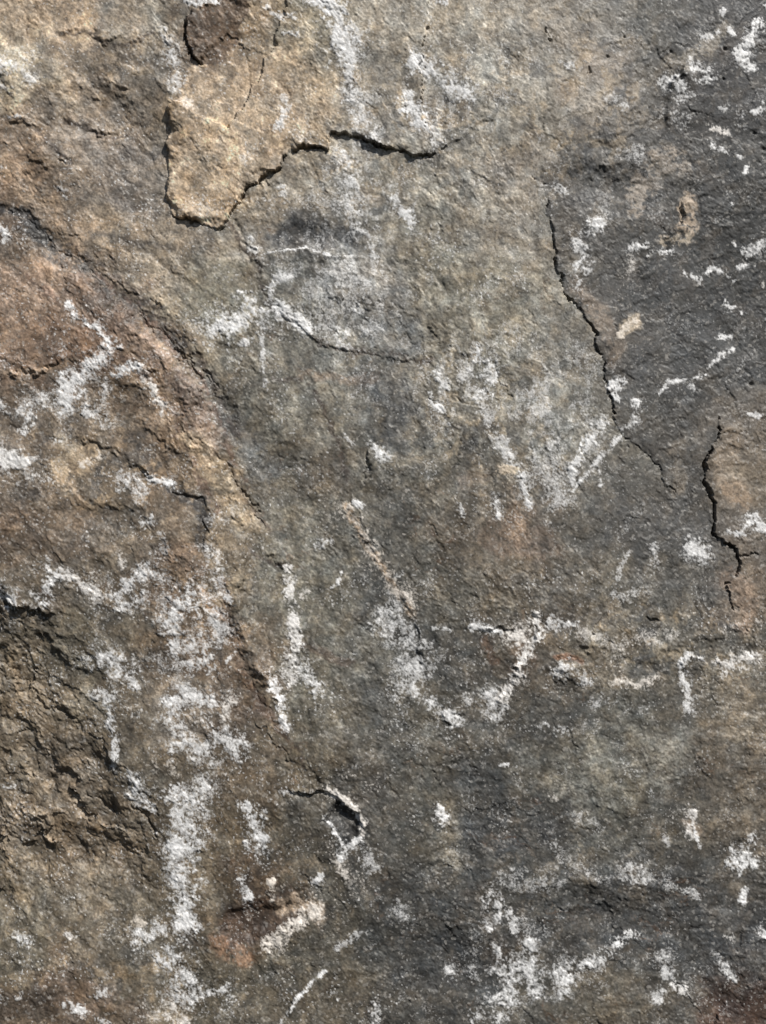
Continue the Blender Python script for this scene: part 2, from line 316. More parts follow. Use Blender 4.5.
# ------------------------------------------------------------------ white mineral crust and one painted lit lip: one entry per patch, strokes of (points, half width, density, warmth)
S = lambda pts, w, dens=1.0, warm=0.0: (pts, w, dens, warm)
PATCHES = [
 [S([(4, 66), (18, 72), (30, 80)], 9, .75), S([(2, 86), (10, 92)], 6, .6)], [S([(0, 116), (20, 117)], 3, .8)],
 [S([(188, 3), (215, 3)], 5, 1.1)], [S([(166, 30), (171, 52), (176, 80), (176, 96)], 7, .72)], [S([(182, 98), (190, 104)], 5, .6, .4)],
 [S([(60, 190), (64, 197)], 6, .5)], [S([(0, 228), (4, 236)], 6, .95)], [S([(243, 160), (246, 168)], 5, .45)], [S([(250, 242), (258, 258)], 7, .6)],
 [S([(266, 6), (280, 18), (297, 20)], 5, .75)], [S([(284, 34), (297, 36)], 4, .95)],
 [S([(322, 0), (332, 12), (342, 26), (348, 54)], 12, 1.45), S([(352, 40), (368, 28)], 8, .6), S([(318, 48), (335, 54)], 5, .6)],
 [S([(415, 63), (429, 73)], 8, 1.35)], [S([(438, 80), (452, 88), (468, 98)], 10, 1.2), S([(466, 82), (468, 100)], 6, .7)],
 [S([(407, 97), (414, 108), (422, 122)], 10, 1.2)], [S([(432, 132), (440, 144)], 7, .7)], [S([(278, 128), (284, 112)], 5, .85)],
 [S([(282, 96), (287, 106)], 5, .5)], [S([(357, 92), (363, 96)], 6, .7)], [S([(350, 70), (352, 100), (362, 124), (374, 138)], 9, .8)],
 [S([(345, 150), (352, 168), (351, 200), (362, 226)], 10, .85)], [S([(283, 188), (283, 200)], 5, .7)], [S([(393, 200), (400, 212), (409, 222)], 6, 1.3), S([(396, 192), (395, 204)], 4, .7)],
 [S([(368, 232), (377, 252), (380, 262)], 8, .65)], [S([(362, 204), (364, 214)], 6, .5)], [S([(436, 2), (446, 4)], 5, .9)],
 [S([(264, 255), (285, 251), (306, 250), (322, 254), (334, 258), (352, 256)], 2.2, .95)],  # lip of the dip that catches the sun, its brightness painted as crust
 # upper right
 [S([(724, 11), (721, 20)], 4, 1)], [S([(728, 27), (732, 35)], 4, 1.1)], [S([(704, 38), (714, 32)], 5, .95)], [S([(757, 24), (750, 40), (748, 52), (738, 52)], 7, 1.05)],
 [S([(737, 61), (753, 70)], 6, 1.15)], [S([(692, 66), (704, 73)], 6, 1.05), S([(686, 82), (716, 80)], 5, .85)], [S([(668, 86), (682, 84), (680, 96)], 9, .85)],
 [S([(756, 113), (766, 109)], 5, 1.1)], [S([(742, 117), (743, 126)], 6, .95)], [S([(714, 127), (728, 132)], 6, .95, .3)], [S([(711, 146), (727, 155)], 4, .95)],
 [S([(742, 174), (746, 168)], 3, 1)], [S([(729, 205), (730, 206)], 3, 1.1)], [S([(733, 244), (734, 245)], 3, 1)], [S([(668, 112), (684, 120)], 8, .55)],
 [S([(762, 4), (768, 10)], 4, .9)], [S([(736, 158), (740, 160)], 3, .8)], [S([(720, 110), (728, 106)], 4, .6)],
 [S([(562, 64), (572, 68)], 6, .6)], [S([(610, 100), (622, 106)], 8, .5)], [S([(556, 188), (566, 194)], 6, .65)], [S([(620, 150), (640, 156)], 8, .45)],
 [S([(600, 222), (592, 230)], 8, 1.2), S([(574, 238), (580, 256)], 8, .85)], [S([(575, 262), (582, 272), (579, 288)], 6, 1.0), S([(586, 256), (586, 272)], 5, .8)],
 [S([(632, 252), (642, 246), (648, 252)], 6, .85)], [S([(660, 254), (670, 252)], 5, 1.0)], [S([(744, 254), (758, 250), (766, 244)], 6, .8)],
 [S([(610, 384), (619, 380), (616, 396)], 6, 1.15)], [S([(632, 400), (636, 402)], 5, 1)], [S([(643, 410), (644, 412)], 3.5, 1)], [S([(622, 428), (636, 420)], 6, .7)],
 [S([(620, 334), (632, 322)], 6, .9, .6)], [S([(630, 260), (630, 275)], 5, .6, .3)],
 [S([(690, 276), (698, 280), (713, 268), (722, 273), (734, 281)], 4, .95)], [S([(738, 268), (746, 264)], 4, .85)], [S([(684, 272), (686, 276)], 3, .8)],
 [S([(726, 303), (733, 307)], 3.5, 1), S([(741, 312), (742, 312)], 3, 1.1)], [S([(720, 335), (730, 336)], 5, .85)],
 [S([(659, 394), (668, 383), (690, 379), (705, 373), (715, 360), (722, 352), (734, 349)], 3.6, .98)], [S([(693, 386), (694, 390)], 3.5, .9)],
 [S([(762, 283), (763, 288)], 4, 1, .3)], [S([(738, 372), (746, 362)], 5, .5)], [S([(752, 414), (757, 417)], 5, .8)],
 # left
 [S([(70, 306), (80, 318), (92, 328), (106, 337), (119, 345)], 5, .95), S([(110, 350), (98, 360), (86, 373), (72, 384), (64, 400)], 9, 1.25),
  S([(60, 376), (66, 400)], 5, .9), S([(78, 388), (84, 410), (104, 417)], 7, .85), S([(108, 378), (104, 400), (96, 416)], 4, .7)],
 [S([(118, 374), (130, 368), (142, 366)], 6, 1.05)], [S([(146, 384), (158, 402), (166, 408)], 7, .9, .2)], [S([(15, 414), (30, 404), (48, 400)], 6, .8), S([(28, 410), (23, 434)], 7, .85)],
 [S([(0, 404), (8, 412)], 6, .7)], [S([(0, 456), (12, 460), (26, 464)], 10, 1.4, .1)], [S([(83, 464), (98, 458)], 6, .95, .5)], [S([(150, 478), (168, 485)], 5, 1.15)],
 [S([(126, 482), (140, 492)], 12, .68)], [S([(55, 440), (60, 442)], 4, .7)], [S([(15, 480), (18, 482)], 4, .6)],
 [S([(216, 336), (228, 326), (240, 316), (254, 302)], 13, 1.15), S([(240, 344), (248, 340)], 6, .8)], [S([(268, 302), (269, 290), (276, 281), (289, 277)], 5, .85), S([(284, 310), (294, 318), (304, 327)], 9, 1.35)],
 [S([(255, 308), (264, 326)], 9, .75), S([(262, 330), (263, 360), (263, 388)], 4, .7)], [S([(346, 338), (350, 346)], 7, .7)], [S([(357, 308), (361, 314)], 6, .9)], [S([(372, 326), (366, 330)], 8, .55)],
 [S([(336, 330), (348, 352)], 6, .7)], [S([(342, 264), (350, 284), (346, 304)], 16, .5)], [S([(372, 444), (384, 452)], 7, .95)], [S([(346, 438), (352, 444)], 5, .75)],
 [S([(476, 345), (478, 362)], 5, 1.0)], [S([(487, 362), (492, 378), (485, 392)], 8, .95)], [S([(438, 376), (450, 388)], 6, .85)], [S([(432, 392), (432, 404), (442, 411)], 3.6, 1.1)],
 [S([(462, 378), (470, 372)], 5, .75)], [S([(486, 410), (492, 430), (500, 444)], 9, .65)], [S([(506, 440), (514, 464)], 7, .85)], [S([(503, 470), (512, 468)], 6, 1.1, .9)],
 [S([(354, 502), (360, 507)], 5, 1.05)], [S([(496, 496), (499, 518)], 4, 1.0)], [S([(461, 502), (463, 514)], 3.5, .8)], [S([(521, 474), (525, 486), (528, 504)], 5, 1.0)], [S([(446, 424), (448, 426)], 4, .6)],
 [S([(602, 422), (590, 440), (580, 458), (573, 470), (572, 488)], 6.5, 1.05)], [S([(619, 438), (604, 454), (588, 472), (572, 492)], 3.6, 1.0)], [S([(597, 462), (600, 485)], 3, .75)],
 [S([(540, 400), (546, 430), (552, 462)], 14, .58), S([(550, 485), (560, 505)], 14, .55)], [S([(530, 450), (535, 470)], 6, .6)],
 # left, lower
 [S([(144, 522), (158, 518)], 6, .85), S([(150, 536), (166, 534)], 4, .7)], [S([(40, 562), (56, 576)], 9, .8), S([(44, 598), (50, 588)], 9, 1.1), S([(62, 572), (84, 582), (98, 592)], 7, .8, .15)],
 [S([(0, 592), (14, 600)], 8, 1.2)], [S([(122, 606), (140, 606)], 11, 1.15), S([(120, 590), (132, 576), (150, 566), (158, 570)], 9, .92)], [S([(118, 552), (124, 566)], 5, .7, .3)],
 [S([(176, 600), (174, 626), (184, 648), (204, 660)], 15, .92), S([(204, 596), (214, 616), (222, 632)], 12, .8), S([(192, 590), (195, 610)], 7, .9)], [S([(216, 556), (222, 592)], 8, .72), S([(228, 596), (231, 600)], 5, .8)],
 [S([(230, 660), (234, 648)], 6, .9)], [S([(96, 662), (118, 662), (122, 674)], 13, .95), S([(134, 690), (130, 680)], 7, .8)], [S([(96, 696), (112, 696)], 8, .75), S([(107, 700), (110, 728), (118, 748), (116, 766)], 6, .9)],
 [S([(180, 706), (192, 694), (210, 704)], 15, .92), S([(178, 724), (184, 744), (200, 752)], 15, .85), S([(212, 728), (232, 746)], 14, .9), S([(228, 702), (222, 722)], 8, .75, .3)],
 [S([(168, 544), (160, 560)], 8, .6)],
 [S([(287, 568), (291, 596), (296, 624), (297, 646), (291, 664), (290, 680)], 6.5, 1.08, .15), S([(300, 596), (308, 590)], 5, .85, .3)], [S([(329, 590), (336, 586), (341, 573)], 4, 1.0)], [S([(318, 546), (332, 542)], 5, .75)],
 [S([(306, 674), (314, 690)], 8, .9)], [S([(271, 682), (281, 700), (285, 726)], 6, 1.05)], [S([(160, 768), (176, 772)], 8, .6, .5)],
 [S([(348, 508), (360, 530), (376, 556), (396, 588), (414, 614)], 7, .78, .45)], [S([(390, 618), (408, 632), (416, 652), (414, 676), (413, 690)], 17, .76)], [S([(404, 684), (418, 680)], 8, .8)],
 [S([(436, 706), (446, 716), (456, 724)], 11, .92)], [S([(494, 692), (498, 704), (496, 716)], 10, .85)], [S([(470, 628), (488, 629), (500, 632)], 5, 1.05)], [S([(432, 627), (450, 629)], 3.5, .75)], [S([(466, 697), (468, 702)], 6, .6)],
 [S([(506, 632), (518, 640), (530, 634)], 8, 1.0, .3), S([(538, 616), (534, 640), (522, 660), (512, 682), (500, 698)], 7, 1.08, .2)], [S([(500, 766), (508, 764)], 3, 1.2)],
 [S([(392, 578), (402, 576)], 5, .6)],
 [S([(690, 548), (704, 550)], 8, 1.2)], [S([(726, 531), (744, 535)], 4, .9), S([(752, 520), (764, 532)], 7, 1.05)], [S([(616, 580), (626, 562), (628, 552)], 5, .55)], [S([(652, 548), (656, 562)], 7, .6)],
 [S([(556, 672), (568, 664), (580, 672), (582, 678)], 7, .75)], [S([(582, 632), (598, 638), (616, 644)], 8, .58, .3)], [S([(614, 680), (640, 684), (656, 676)], 6, .72, .4)], [S([(640, 638), (662, 640), (670, 634)], 7, .52, .3)],
 [S([(680, 664), (688, 656), (702, 659)], 5, .9)], [S([(684, 676), (688, 694), (690, 710)], 5.5, .85)], [S([(726, 670), (742, 664), (758, 656)], 8, 1.08, .2)], [S([(540, 728), (560, 730)], 7, .55)], [S([(560, 620), (574, 626)], 6, .75)],
 [S([(594, 704), (620, 700)], 10, .5)], [S([(540, 620), (556, 622)], 8, .7)], [S([(620, 600), (640, 592)], 8, .45)],
 # lowest band
 [S([(134, 776), (140, 798), (150, 808)], 7, .95)], [S([(170, 798), (182, 792), (198, 790)], 12, .95), S([(184, 804), (180, 836), (182, 862)], 16, 1.2)], [S([(182, 872), (182, 892), (184, 928)], 12, 1.12)],
 [S([(136, 938), (152, 938), (168, 932)], 9, .85)], [S([(170, 958), (182, 978), (190, 998)], 16, .92)], [S([(208, 992), (228, 992)], 7, .9)], [S([(170, 1014), (184, 1022)], 12, .9, .3)], [S([(136, 922), (142, 928)], 6, .8, .6)],
 [S([(249, 804), (256, 820), (262, 842)], 7, 1.12), S([(246, 842), (248, 850)], 4, .9)], [S([(263, 807), (266, 810)], 4, .8)], [S([(243, 880), (250, 896)], 5, .95)], [S([(0, 790), (10, 791)], 3, 1.0)], [S([(18, 938), (26, 942)], 6, .85)], [S([(68, 938), (78, 934)], 5, .85, .2)],
 [S([(2, 998), (6, 994)], 6, .7), S([(18, 998), (24, 994)], 5, .7)], [S([(66, 1006), (82, 1012)], 6, .9)], [S([(92, 996), (104, 990)], 6, .75)], [S([(98, 1020), (106, 1024)], 6, .7)],
 [S([(313, 882), (321, 876)], 4.5, 1.1)], [S([(280, 790), (300, 793), (316, 791)], 2.2, .75)], [S([(328, 792), (342, 797), (354, 808), (362, 820), (363, 832)], 5, 1.2, .35)], [S([(361, 838), (346, 848), (342, 856)], 5, .95), S([(324, 818), (336, 832), (342, 842)], 3.4, .85)],
 [S([(342, 862), (348, 872)], 7, .85, .4)], [S([(368, 860), (374, 866)], 7, .6)], [S([(270, 943), (284, 932), (298, 924), (312, 914)], 8, 1.2, .45)], [S([(273, 880), (272, 898)], 5, 1.0, .55), S([(262, 896), (284, 884)], 4, .75, .6)],
 [S([(437, 806), (443, 826)], 7, .95)], [S([(402, 914), (410, 920)], 8, .65)], [S([(490, 896), (500, 912)], 8, .9)], [S([(484, 922), (488, 928)], 5, .85)], [S([(512, 914), (516, 932)], 7, .85)], [S([(400, 900), (404, 904)], 5, .5)],
 [S([(280, 1022), (296, 999), (312, 982), (324, 972)], 3, 1.0)], [S([(352, 934), (364, 930)], 5, .6), S([(336, 946), (348, 940)], 5, .6)], [S([(374, 1004), (378, 1022)], 5, .85)], [S([(332, 994), (336, 998)], 4, .7)],
 [S([(447, 968), (454, 974)], 6, .85)], [S([(496, 948), (500, 956)], 5, .85)], [S([(474, 972), (478, 978)], 6, .65)], [S([(478, 1020), (500, 1016)], 8, .85)],
 [S([(506, 968), (516, 978), (508, 990), (502, 1002)], 12, 1.05), S([(526, 950), (528, 972), (540, 990)], 11, .98), S([(546, 976), (562, 984), (574, 970)], 12, 1.02), S([(578, 966), (596, 956), (606, 956)], 7, .95)], [S([(616, 944), (632, 935)], 6, 1.2)],
 [S([(692, 810), (692, 824), (690, 834)], 6, 1.0, .2), S([(694, 830), (701, 848)], 3, .9)], [S([(730, 866), (742, 850), (754, 838)], 6, .95), S([(742, 852), (752, 862)], 5, .9), S([(740, 872), (744, 858)], 5, .9), S([(732, 850), (740, 856)], 4, .9)],
 [S([(742, 902), (747, 890)], 5, .95)], [S([(728, 935), (732, 938)], 5, .8, .2)], [S([(762, 926), (766, 938)], 5, .85)], [S([(716, 956), (724, 964), (734, 978)], 5, .7)], [S([(662, 958), (668, 976), (662, 968)], 7, .72)], [S([(656, 998), (660, 992)], 6, .75)], [S([(672, 986), (684, 992)], 6, 1.05, .15)],
 [S([(508, 876), (530, 880), (558, 882)], 12, .42)], [S([(628, 880), (638, 868), (644, 882)], 9, .6)], [S([(666, 886), (684, 892), (702, 896)], 5, .55)], [S([(590, 872), (600, 880)], 8, .5)], [S([(552, 796), (556, 800)], 4, .7, .3)], [S([(650, 792), (652, 796)], 4, .95)],
 [S([(580, 820), (600, 824)], 10, .4)], [S([(666, 838), (670, 846)], 4, .55)],
]
crust_f = np.zeros_like(U); opac = np.zeros_like(U); fine = np.zeros_like(U); warm = np.zeros_like(U); pid = np.full(U.shape, -1, np.int32)
for k, pt in enumerate(PATCHES):
    for pts, hw, dens, wm in pt:
        w = window(pts, hw * 2.6 + 8)
        wob = float(np.clip(hw / 15, 0.22, 1.0))
        x = U[w] + wu[w] * wob; y = V[w] + wv[w] * wob
        d, _, r = polydist(pts, x, y)
        q = d / (hw * (0.80 if hw < 4.5 else 0.95 if hw < 7 else 1.15))
        f = dens * (0.66 * np.exp(-q * q * 0.9) + 0.34 * np.exp(-q * 0.75))
        m = f > crust_f[w]
        crust_f[w] = np.where(m, f, crust_f[w]); opac[w] = np.where(m, float(np.clip((dens - 0.18) / 0.82, 0.3, 1)), opac[w]); fine[w] = np.where(m, float(np.clip((10 - hw) / 5, 0, 1)), fine[w]); warm[w] = np.where(m, wm, warm[w]); pid[w] = np.where(m, k, pid[w])
n1 = fbm(U, V, 15, 100, 4, 0.62) / 0.185; n2 = fbm(U, V, 5, 105, 3, 0.7) / 0.19     # unit spread
n3 = gnoise(U / 1.9, V / 1.9, 3) / 0.32
fil = (0.30 - np.abs(gnoise(U / 7.5 + 0.25 * n1, V / 7.5, 2))) / 0.2 + 0.6 * (0.30 - np.abs(gnoise(U / 3.6, V / 3.6, 5))) / 0.2     # crumbs and threads
dust = gnoise(U / 1.9 + 0.3 * n2, V / 3.4, 0) / 0.32
big_ = fbm(U, V, 38, 109, 3) / 0.21
near_relief = (gnoise(U / 5.5, V / 5.5, 1) + fold) / 0.4
t_ = 1.5 * (crust_f / np.maximum(0.4, opac ** 0.6) - 0.66 - 0.03 * (1 - fine)) + 0.16 * near_relief + sstep(0.0, 0.25, crust_f) * (0.24 * n1 + 0.14 * n2 + 0.10 * n3 + 0.19 * dust + 0.08 * big_ + 0.12 * fil)
crust = sstep(0, 1, (t_ + 0.40 - 0.18 * fine) / (1.26 - 0.46 * fine)) * sstep(0.03, 0.3, crust_f) * np.clip(0.92 + 0.12 * n1, 0.55, 1) * (0.25 + 0.75 * opac)
# thin white dusting and specks over the whole face, thickest round the patches
near = sstep(0.0, 0.5, crust_f)
mist = np.clip(blob(350, 210, 60, 90) + blob(330, 300, 60, 40) + blob(480, 380, 110, 70) + blob(560, 440, 50, 70) + 0.7 * blob(450, 110, 70, 50) + 0.4 * blob(400, 640, 40, 60) + 0.4 * blob(190, 650, 60, 160) + 0.6 * blob(560, 960, 80, 50) + 0.5 * blob(620, 870, 110, 25) + 0.5 * blob(110, 400, 80, 40), 0, 1)
wisp = fbm(U + 0.5 * wu, V / 3.2, 8, 210, 4, 0.65) / 0.18
bloom = sstep(0.4, 2.6, 0.7 * big_ + 0.6 * n1 + 0.5 * n2 + 1.1 * wisp * mist + 0.9 * near + 0.35 * mist) * (0.10 + 0.10 * near + 0.20 * mist)
speck = sstep(1.75, 2.7, gnoise(U / 2.4, V / 2.4, 6) / 0.32 + 0.4 * big_ + 0.5 * near) * 0.6 * (1 - 0.55 * right) * (1 - 0.35 * low)  # pale grains that also paint in the rock's sparkle
crust = crust ** 1.15
crust_all = np.clip(np.maximum(crust, np.maximum(bloom, speck)), 0, 1)
Z += 0.35 * crust + 0.10 * crust * n2

# ------------------------------------------------------------------ fine relief: grain and small chips
grain = 0.42 * gnoise(U / 5.5, V / 5.5, 1) + 0.42 * gnoise(U / 2.9, V / 2.9, 2) + 0.07 * n3
rough = 0.25 + 0.80 * sstep(-0.25, 0.4, fbm(U, V, 70, 120, 4)) - 0.22 * right + 0.1 * hol
Z += 0.72 * rough * (1 - 0.35 * right) * grain + 0.55 * rough * fbm(Uw, Vw, 16, 124, 3)
chip = fbm(U + wu, V + wv, 24, 128, 3)
for t in (-0.2, 0.0, 0.2):
    Z += 0.26 * sstep(t - 0.03, t + 0.03, chip + 0.08 * n2) * rough
# the boulder rounds away beyond the part in view
ou = np.maximum(np.maximum(-20 - U, U - W - 20), 0); ov = np.maximum(np.maximum(-20 - V, V - H - 20), 0)
Z -= (ou * ou + ov * ov) / 1500.0

# ------------------------------------------------------------------ mineral colour of the rock (as seen in full sun, sRGB; two dips hold their shade), spread between sample spots
SPOTS = """
20:20:140,120,98 70:20:140,118,95 120:20:128,114,98 160:20:122,112,98 215:20:102,82,65 250:20:140,120,96 310:20:130,118,98 380:20:138,126,110 440:20:140,125,105 500:20:140,128,112 540:20:122,110,96 600:20:112,104,94 650:20:98,94,88 690:20:86,83,80 720:20:82,79,77 755:20:78,75,74
20:70:145,132,112 80:70:125,108,90 130:70:112,100,88 160:70:118,107,94 200:65:112,92,74 250:70:136,116,94 310:70:132,115,92 370:70:128,116,100 440:70:135,122,104 490:70:138,128,112 540:70:128,115,98 600:70:125,110,95 650:70:102,95,86 690:70:86,81,78 740:70:78,75,74
15:120:125,106,88 60:120:122,105,88 110:110:100,88,76 145:120:104,92,80 190:120:156,134,106 250:120:152,130,102 310:120:148,128,102 360:115:125,113,98 420:120:128,115,100 480:120:130,119,103 540:120:138,124,105 600:120:125,113,100 640:120:98,92,85 665:120:84,80,77 690:120:84,80,76 740:120:80,77,75
20:170:122,100,80 70:170:112,98,84 120:170:106,96,88 150:170:108,97,86 200:170:158,136,108 225:190:154,131,103 270:155:148,126,100 290:185:122,112,98 350:170:128,118,104 420:170:126,116,100 480:170:130,118,102 530:170:125,110,94 580:170:95,90,84 630:170:92,87,82 680:170:86,82,78 740:170:76,74,72
20:228:104,88,74 60:230:118,100,82 120:230:120,104,86 180:240:118,104,88 240:240:112,100,86 310:235:84,80,78 280:235:98,92,86 350:230:112,105,96 420:230:122,112,96 480:230:124,112,95 530:230:122,108,92 565:230:100,92,84 610:230:88,84,80 680:230:80,77,74 740:230:76,74,72
20:290:120,98,80 60:290:116,94,76 110:280:108,95,82 160:290:120,108,92 220:290:120,112,96 280:290:112,107,98 330:290:118,113,106 380:290:112,105,97 440:290:124,114,96 500:290:124,114,97 540:290:124,116,102 590:290:88,83,78 650:290:78,76,74 720:290:76,74,72
20:350:112,90,72 70:350:112,88,70 120:330:108,85,68 160:350:116,97,78 210:350:115,106,92 260:350:108,101,90 330:370:112,107,98 390:350:106,102,96 440:350:116,107,93 500:350:120,112,98 560:350:122,115,105 605:350:95,88,82 660:350:76,74,72 730:350:76,74,72
20:410:98,86,74 70:410:105,92,78 130:410:106,90,74 180:410:122,98,76 215:410:100,92,82 260:410:105,98,86 320:410:112,105,93 390:410:98,94,88 440:410:112,103,90 500:410:116,108,96 560:410:122,117,108 625:410:92,87,80 680:410:78,75,72 740:425:100,91,82
20:470:100,88,76 60:470:118,100,80 110:470:106,92,76 170:470:108,90,72 218:475:130,110,85 260:470:98,92,82 320:470:98,88,76 370:470:102,96,86 430:470:102,95,84 500:470:105,97,86 560:470:115,109,100 630:470:86,81,75 680:470:84,78,72 740:470:118,104,88
20:530:102,84,68 70:530:100,85,70 130:530:106,94,80 175:530:108,92,76 225:530:115,100,82 280:530:108,101,88 340:530:102,96,86 400:530:88,83,75 460:530:96,86,74 520:530:108,92,76 570:530:92,86,78 630:530:86,82,78 690:530:84,81,78 745:530:104,94,84
20:590:98,87,74 70:590:100,90,78 120:590:100,88,74 170:590:112,92,74 225:590:112,97,78 270:590:118,112,100 330:590:108,101,88 380:590:92,88,82 440:590:96,89,78 500:590:100,90,76 550:590:98,90,80 620:590:104,95,82 680:590:92,87,80 750:590:115,100,86
20:650:108,99,84 70:650:108,99,84 120:650:104,94,80 170:650:108,92,76 220:650:114,94,76 255:650:118,101,82 310:650:108,101,88 370:650:100,95,86 440:650:86,82,76 500:650:90,82,72 540:650:98,85,70 600:650:120,108,92 660:650:110,102,90 740:650:105,97,86
20:710:110,100,84 70:710:110,100,84 130:710:106,94,79 190:710:122,109,95 240:710:96,80,66 300:710:104,96,82 370:710:92,87,78 430:710:98,91,80 490:710:92,86,78 560:710:88,84,78 620:710:92,88,80 680:710:98,91,81 740:710:116,103,86
20:770:112,103,88 70:770:108,98,84 130:770:104,94,80 190:770:105,92,76 250:770:98,84,68 310:755:112,100,83 370:770:90,83,74 430:770:94,88,78 490:770:82,79,74 550:770:100,94,84 610:770:122,114,98 670:770:102,94,84 740:770:106,95,82
20:830:110,100,85 80:830:108,97,81 140:830:108,96,80 190:830:110,98,82 240:830:98,84,66 300:830:88,80,68 345:820:76,72,67 385:830:86,81,74 430:830:92,87,78 490:830:78,76,73 550:830:82,79,75 610:830:92,88,80 670:830:92,86,77 740:830:106,95,82
20:890:106,97,81 80:890:110,99,83 140:890:106,95,79 200:890:104,91,74 260:890:92,74,58 255:922:84,66,51 320:890:92,84,72 390:890:84,80,74 450:890:84,81,76 510:890:88,84,78 570:890:86,82,76 640:890:84,80,75 700:890:80,77,73 750:890:88,82,75
20:945:106,96,80 80:945:108,95,79 140:945:104,94,80 210:940:98,86,70 270:960:104,96,82 330:940:92,86,76 400:940:78,76,72 460:940:74,72,69 530:940:82,78,73 600:930:80,77,73 670:940:78,76,73 740:940:76,74,72
20:1005:92,77,62 70:1000:100,82,66 130:1000:110,98,82 200:1000:98,88,73 270:1000:100,91,78 330:1000:100,90,76 400:1000:82,77,70 460:1000:78,75,71 530:1000:95,90,82 600:1000:102,92,78 670:1000:92,85,76 745:1005:82,64,54
"""
def lin(c):
    c = np.asarray(c, float) / 255.0
    return np.where(c <= 0.04045, c / 12.92, ((c + 0.055) / 1.055) ** 2.4)
def seen(c, u, v):
    c = np.asarray(c, float); m = c.mean()
    g = np.interp(v, [0, 250, 480, 640], [1.24, 1.26, 1.19, 1.09]); dark = np.clip((100 - m) / 25, 0, 1)
    g += 0.05 * np.clip((300 - u) / 200, 0, 1) - 0.22 * dark * np.clip((400 - v) / 200, 0, 1)
    k = math.exp(-((u - 470) / 170) ** 2 - ((v - 130) / 190) ** 2)          # greyer stone at upper centre
    return (m + (0.70 - 0.22 * k) * (c - m)) * (g - 0.04 * k) * np.array((0.995, 0.997, 0.985))
spots = []
for tok in SPOTS.split():
    a, b, c = tok.split(':')
    spots.append((float(a), float(b), lin(seen([float(q) for q in c.split(',')], float(a), float(b)))))
num = np.zeros(U.shape + (3,), F); den = np.full(U.shape, 1e-9, F)
cu = np.clip(U, -10, W + 10) + 1.6 * wu + 34 * fbm(U, V, 30, 132, 5, 0.6); cv = np.clip(V, -10, H + 10) + 1.6 * wv + 34 * fbm(U, V, 30, 136, 5, 0.6)
SIG = 21.0
for a, b, c in spots:
    w = window([(max(a - 110, 0) if a > 60 else -5000, max(b - 110, 0) if b > 60 else -5000),
                (a + 110 if a < W - 60 else 5000, b + 110 if b < H - 60 else 5000)], 0)
    k = np.exp(-((cu[w] - a) ** 2 + (cv[w] - b) ** 2) / (2 * SIG * SIG)).astype(F) + F(1e-7)
    den[w] += k
    for ch in range(3): num[w + (ch,)] += k * F(c[ch])
col = num / den[..., None]
col = col * (1 + hol[..., None] * np.array((0.08, 0.0, -0.05), F))

def tone(mask, rgb, uv):
    m = (mask * np.clip(1 + 0.12 * n2 + 0.10 * n1, 0.4, 1.2)).clip(0, 1)[..., None]
    col[:] = col * (1 - m) + m * lin(seen(rgb, *uv)).astype(F)
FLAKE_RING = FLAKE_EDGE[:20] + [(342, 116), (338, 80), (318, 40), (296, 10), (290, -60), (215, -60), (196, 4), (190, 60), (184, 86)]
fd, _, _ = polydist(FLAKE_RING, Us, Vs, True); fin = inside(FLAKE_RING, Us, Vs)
body = fin * sstep(-10, 60, V - 40 + 14 * n1 * 0.5) * sstep(350, 290, U + 8 * n1)
tone(body * 0.80, (152, 129, 104), (240, 140))
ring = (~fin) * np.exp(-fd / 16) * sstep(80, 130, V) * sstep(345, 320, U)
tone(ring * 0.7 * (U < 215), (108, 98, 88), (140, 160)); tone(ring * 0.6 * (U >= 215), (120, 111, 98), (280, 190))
sd_, ss_, sr_ = polydist(SLAB_EDGE, Us, Vs)
along = sstep(0.02, 0.1, sr_) * sstep(0.98, 0.85, sr_)
tone(along * (ss_ > 0) * np.exp(-sd_ / 20) * 0.75, (119, 111, 98), (540, 300)); tone(along * (ss_ < 0) * np.exp(-sd_ / 30) * 0.7, (86, 81, 76), (620, 300))
sd_, ss_, sr_ = polydist(WEDGE_EDGE, Us, Vs)
along = sstep(0.0, 0.1, sr_) * sstep(1.0, 0.85, sr_)
tone(along * (ss_ > 0) * np.exp(-sd_ / 16) * 0.7, (82, 79, 76), (690, 500)); tone(along * (ss_ < 0) * np.exp(-sd_ / 20) * 0.5, (112, 99, 86), (740, 480))
# clumps of ochre and dark minerals with their own edges
zone = np.clip(0.22 + 0.9 * blob(585, 110, 70, 90) + 0.9 * blob(640, 640, 110, 40) + 0.6 * blob(430, 110, 80, 60) + 0.8 * blob(120, 470, 110, 60) + 0.7 * blob(200, 620, 60, 80)
               + 0.5 * blob(330, 160, 60, 60) + 0.6 * blob(470, 420, 90, 80) + 0.6 * blob(100, 990, 120, 50) + 0.5 * blob(280, 900, 70, 60) + 0.5 * blob(80, 60, 90, 60) + 0.4 * blob(560, 880, 120, 60), 0, 1)
k1 = fbm(Uw, Vw, 26, 190, 5, 0.66) / 0.175; k2 = fbm(Uw, Vw, 30, 196, 5, 0.66) / 0.175
for m_, c_ in ((zone * sstep(0.45, 1.0, k1) * 0.6, (158, 142, 120)), (zone * sstep(0.55, 1.1, k2) * 0.65, (78, 76, 74))):
    cc = lin(c_).astype(F) * np.clip(col / np.median(col, (0, 1)), 0.6, 1.5) ** 0.5
    col = col * (1 - m_[..., None]) + m_[..., None] * cc
BLOCK = [(262, -60), (222, 2), (203, 8), (187, 17), (183, 30), (186, 44), (194, 56), (203, 63), (222, 60), (236, 40), (246, 14)]
tone(inside(BLOCK, Us, Vs) * 0.75, (100, 80, 64), (220, 30))

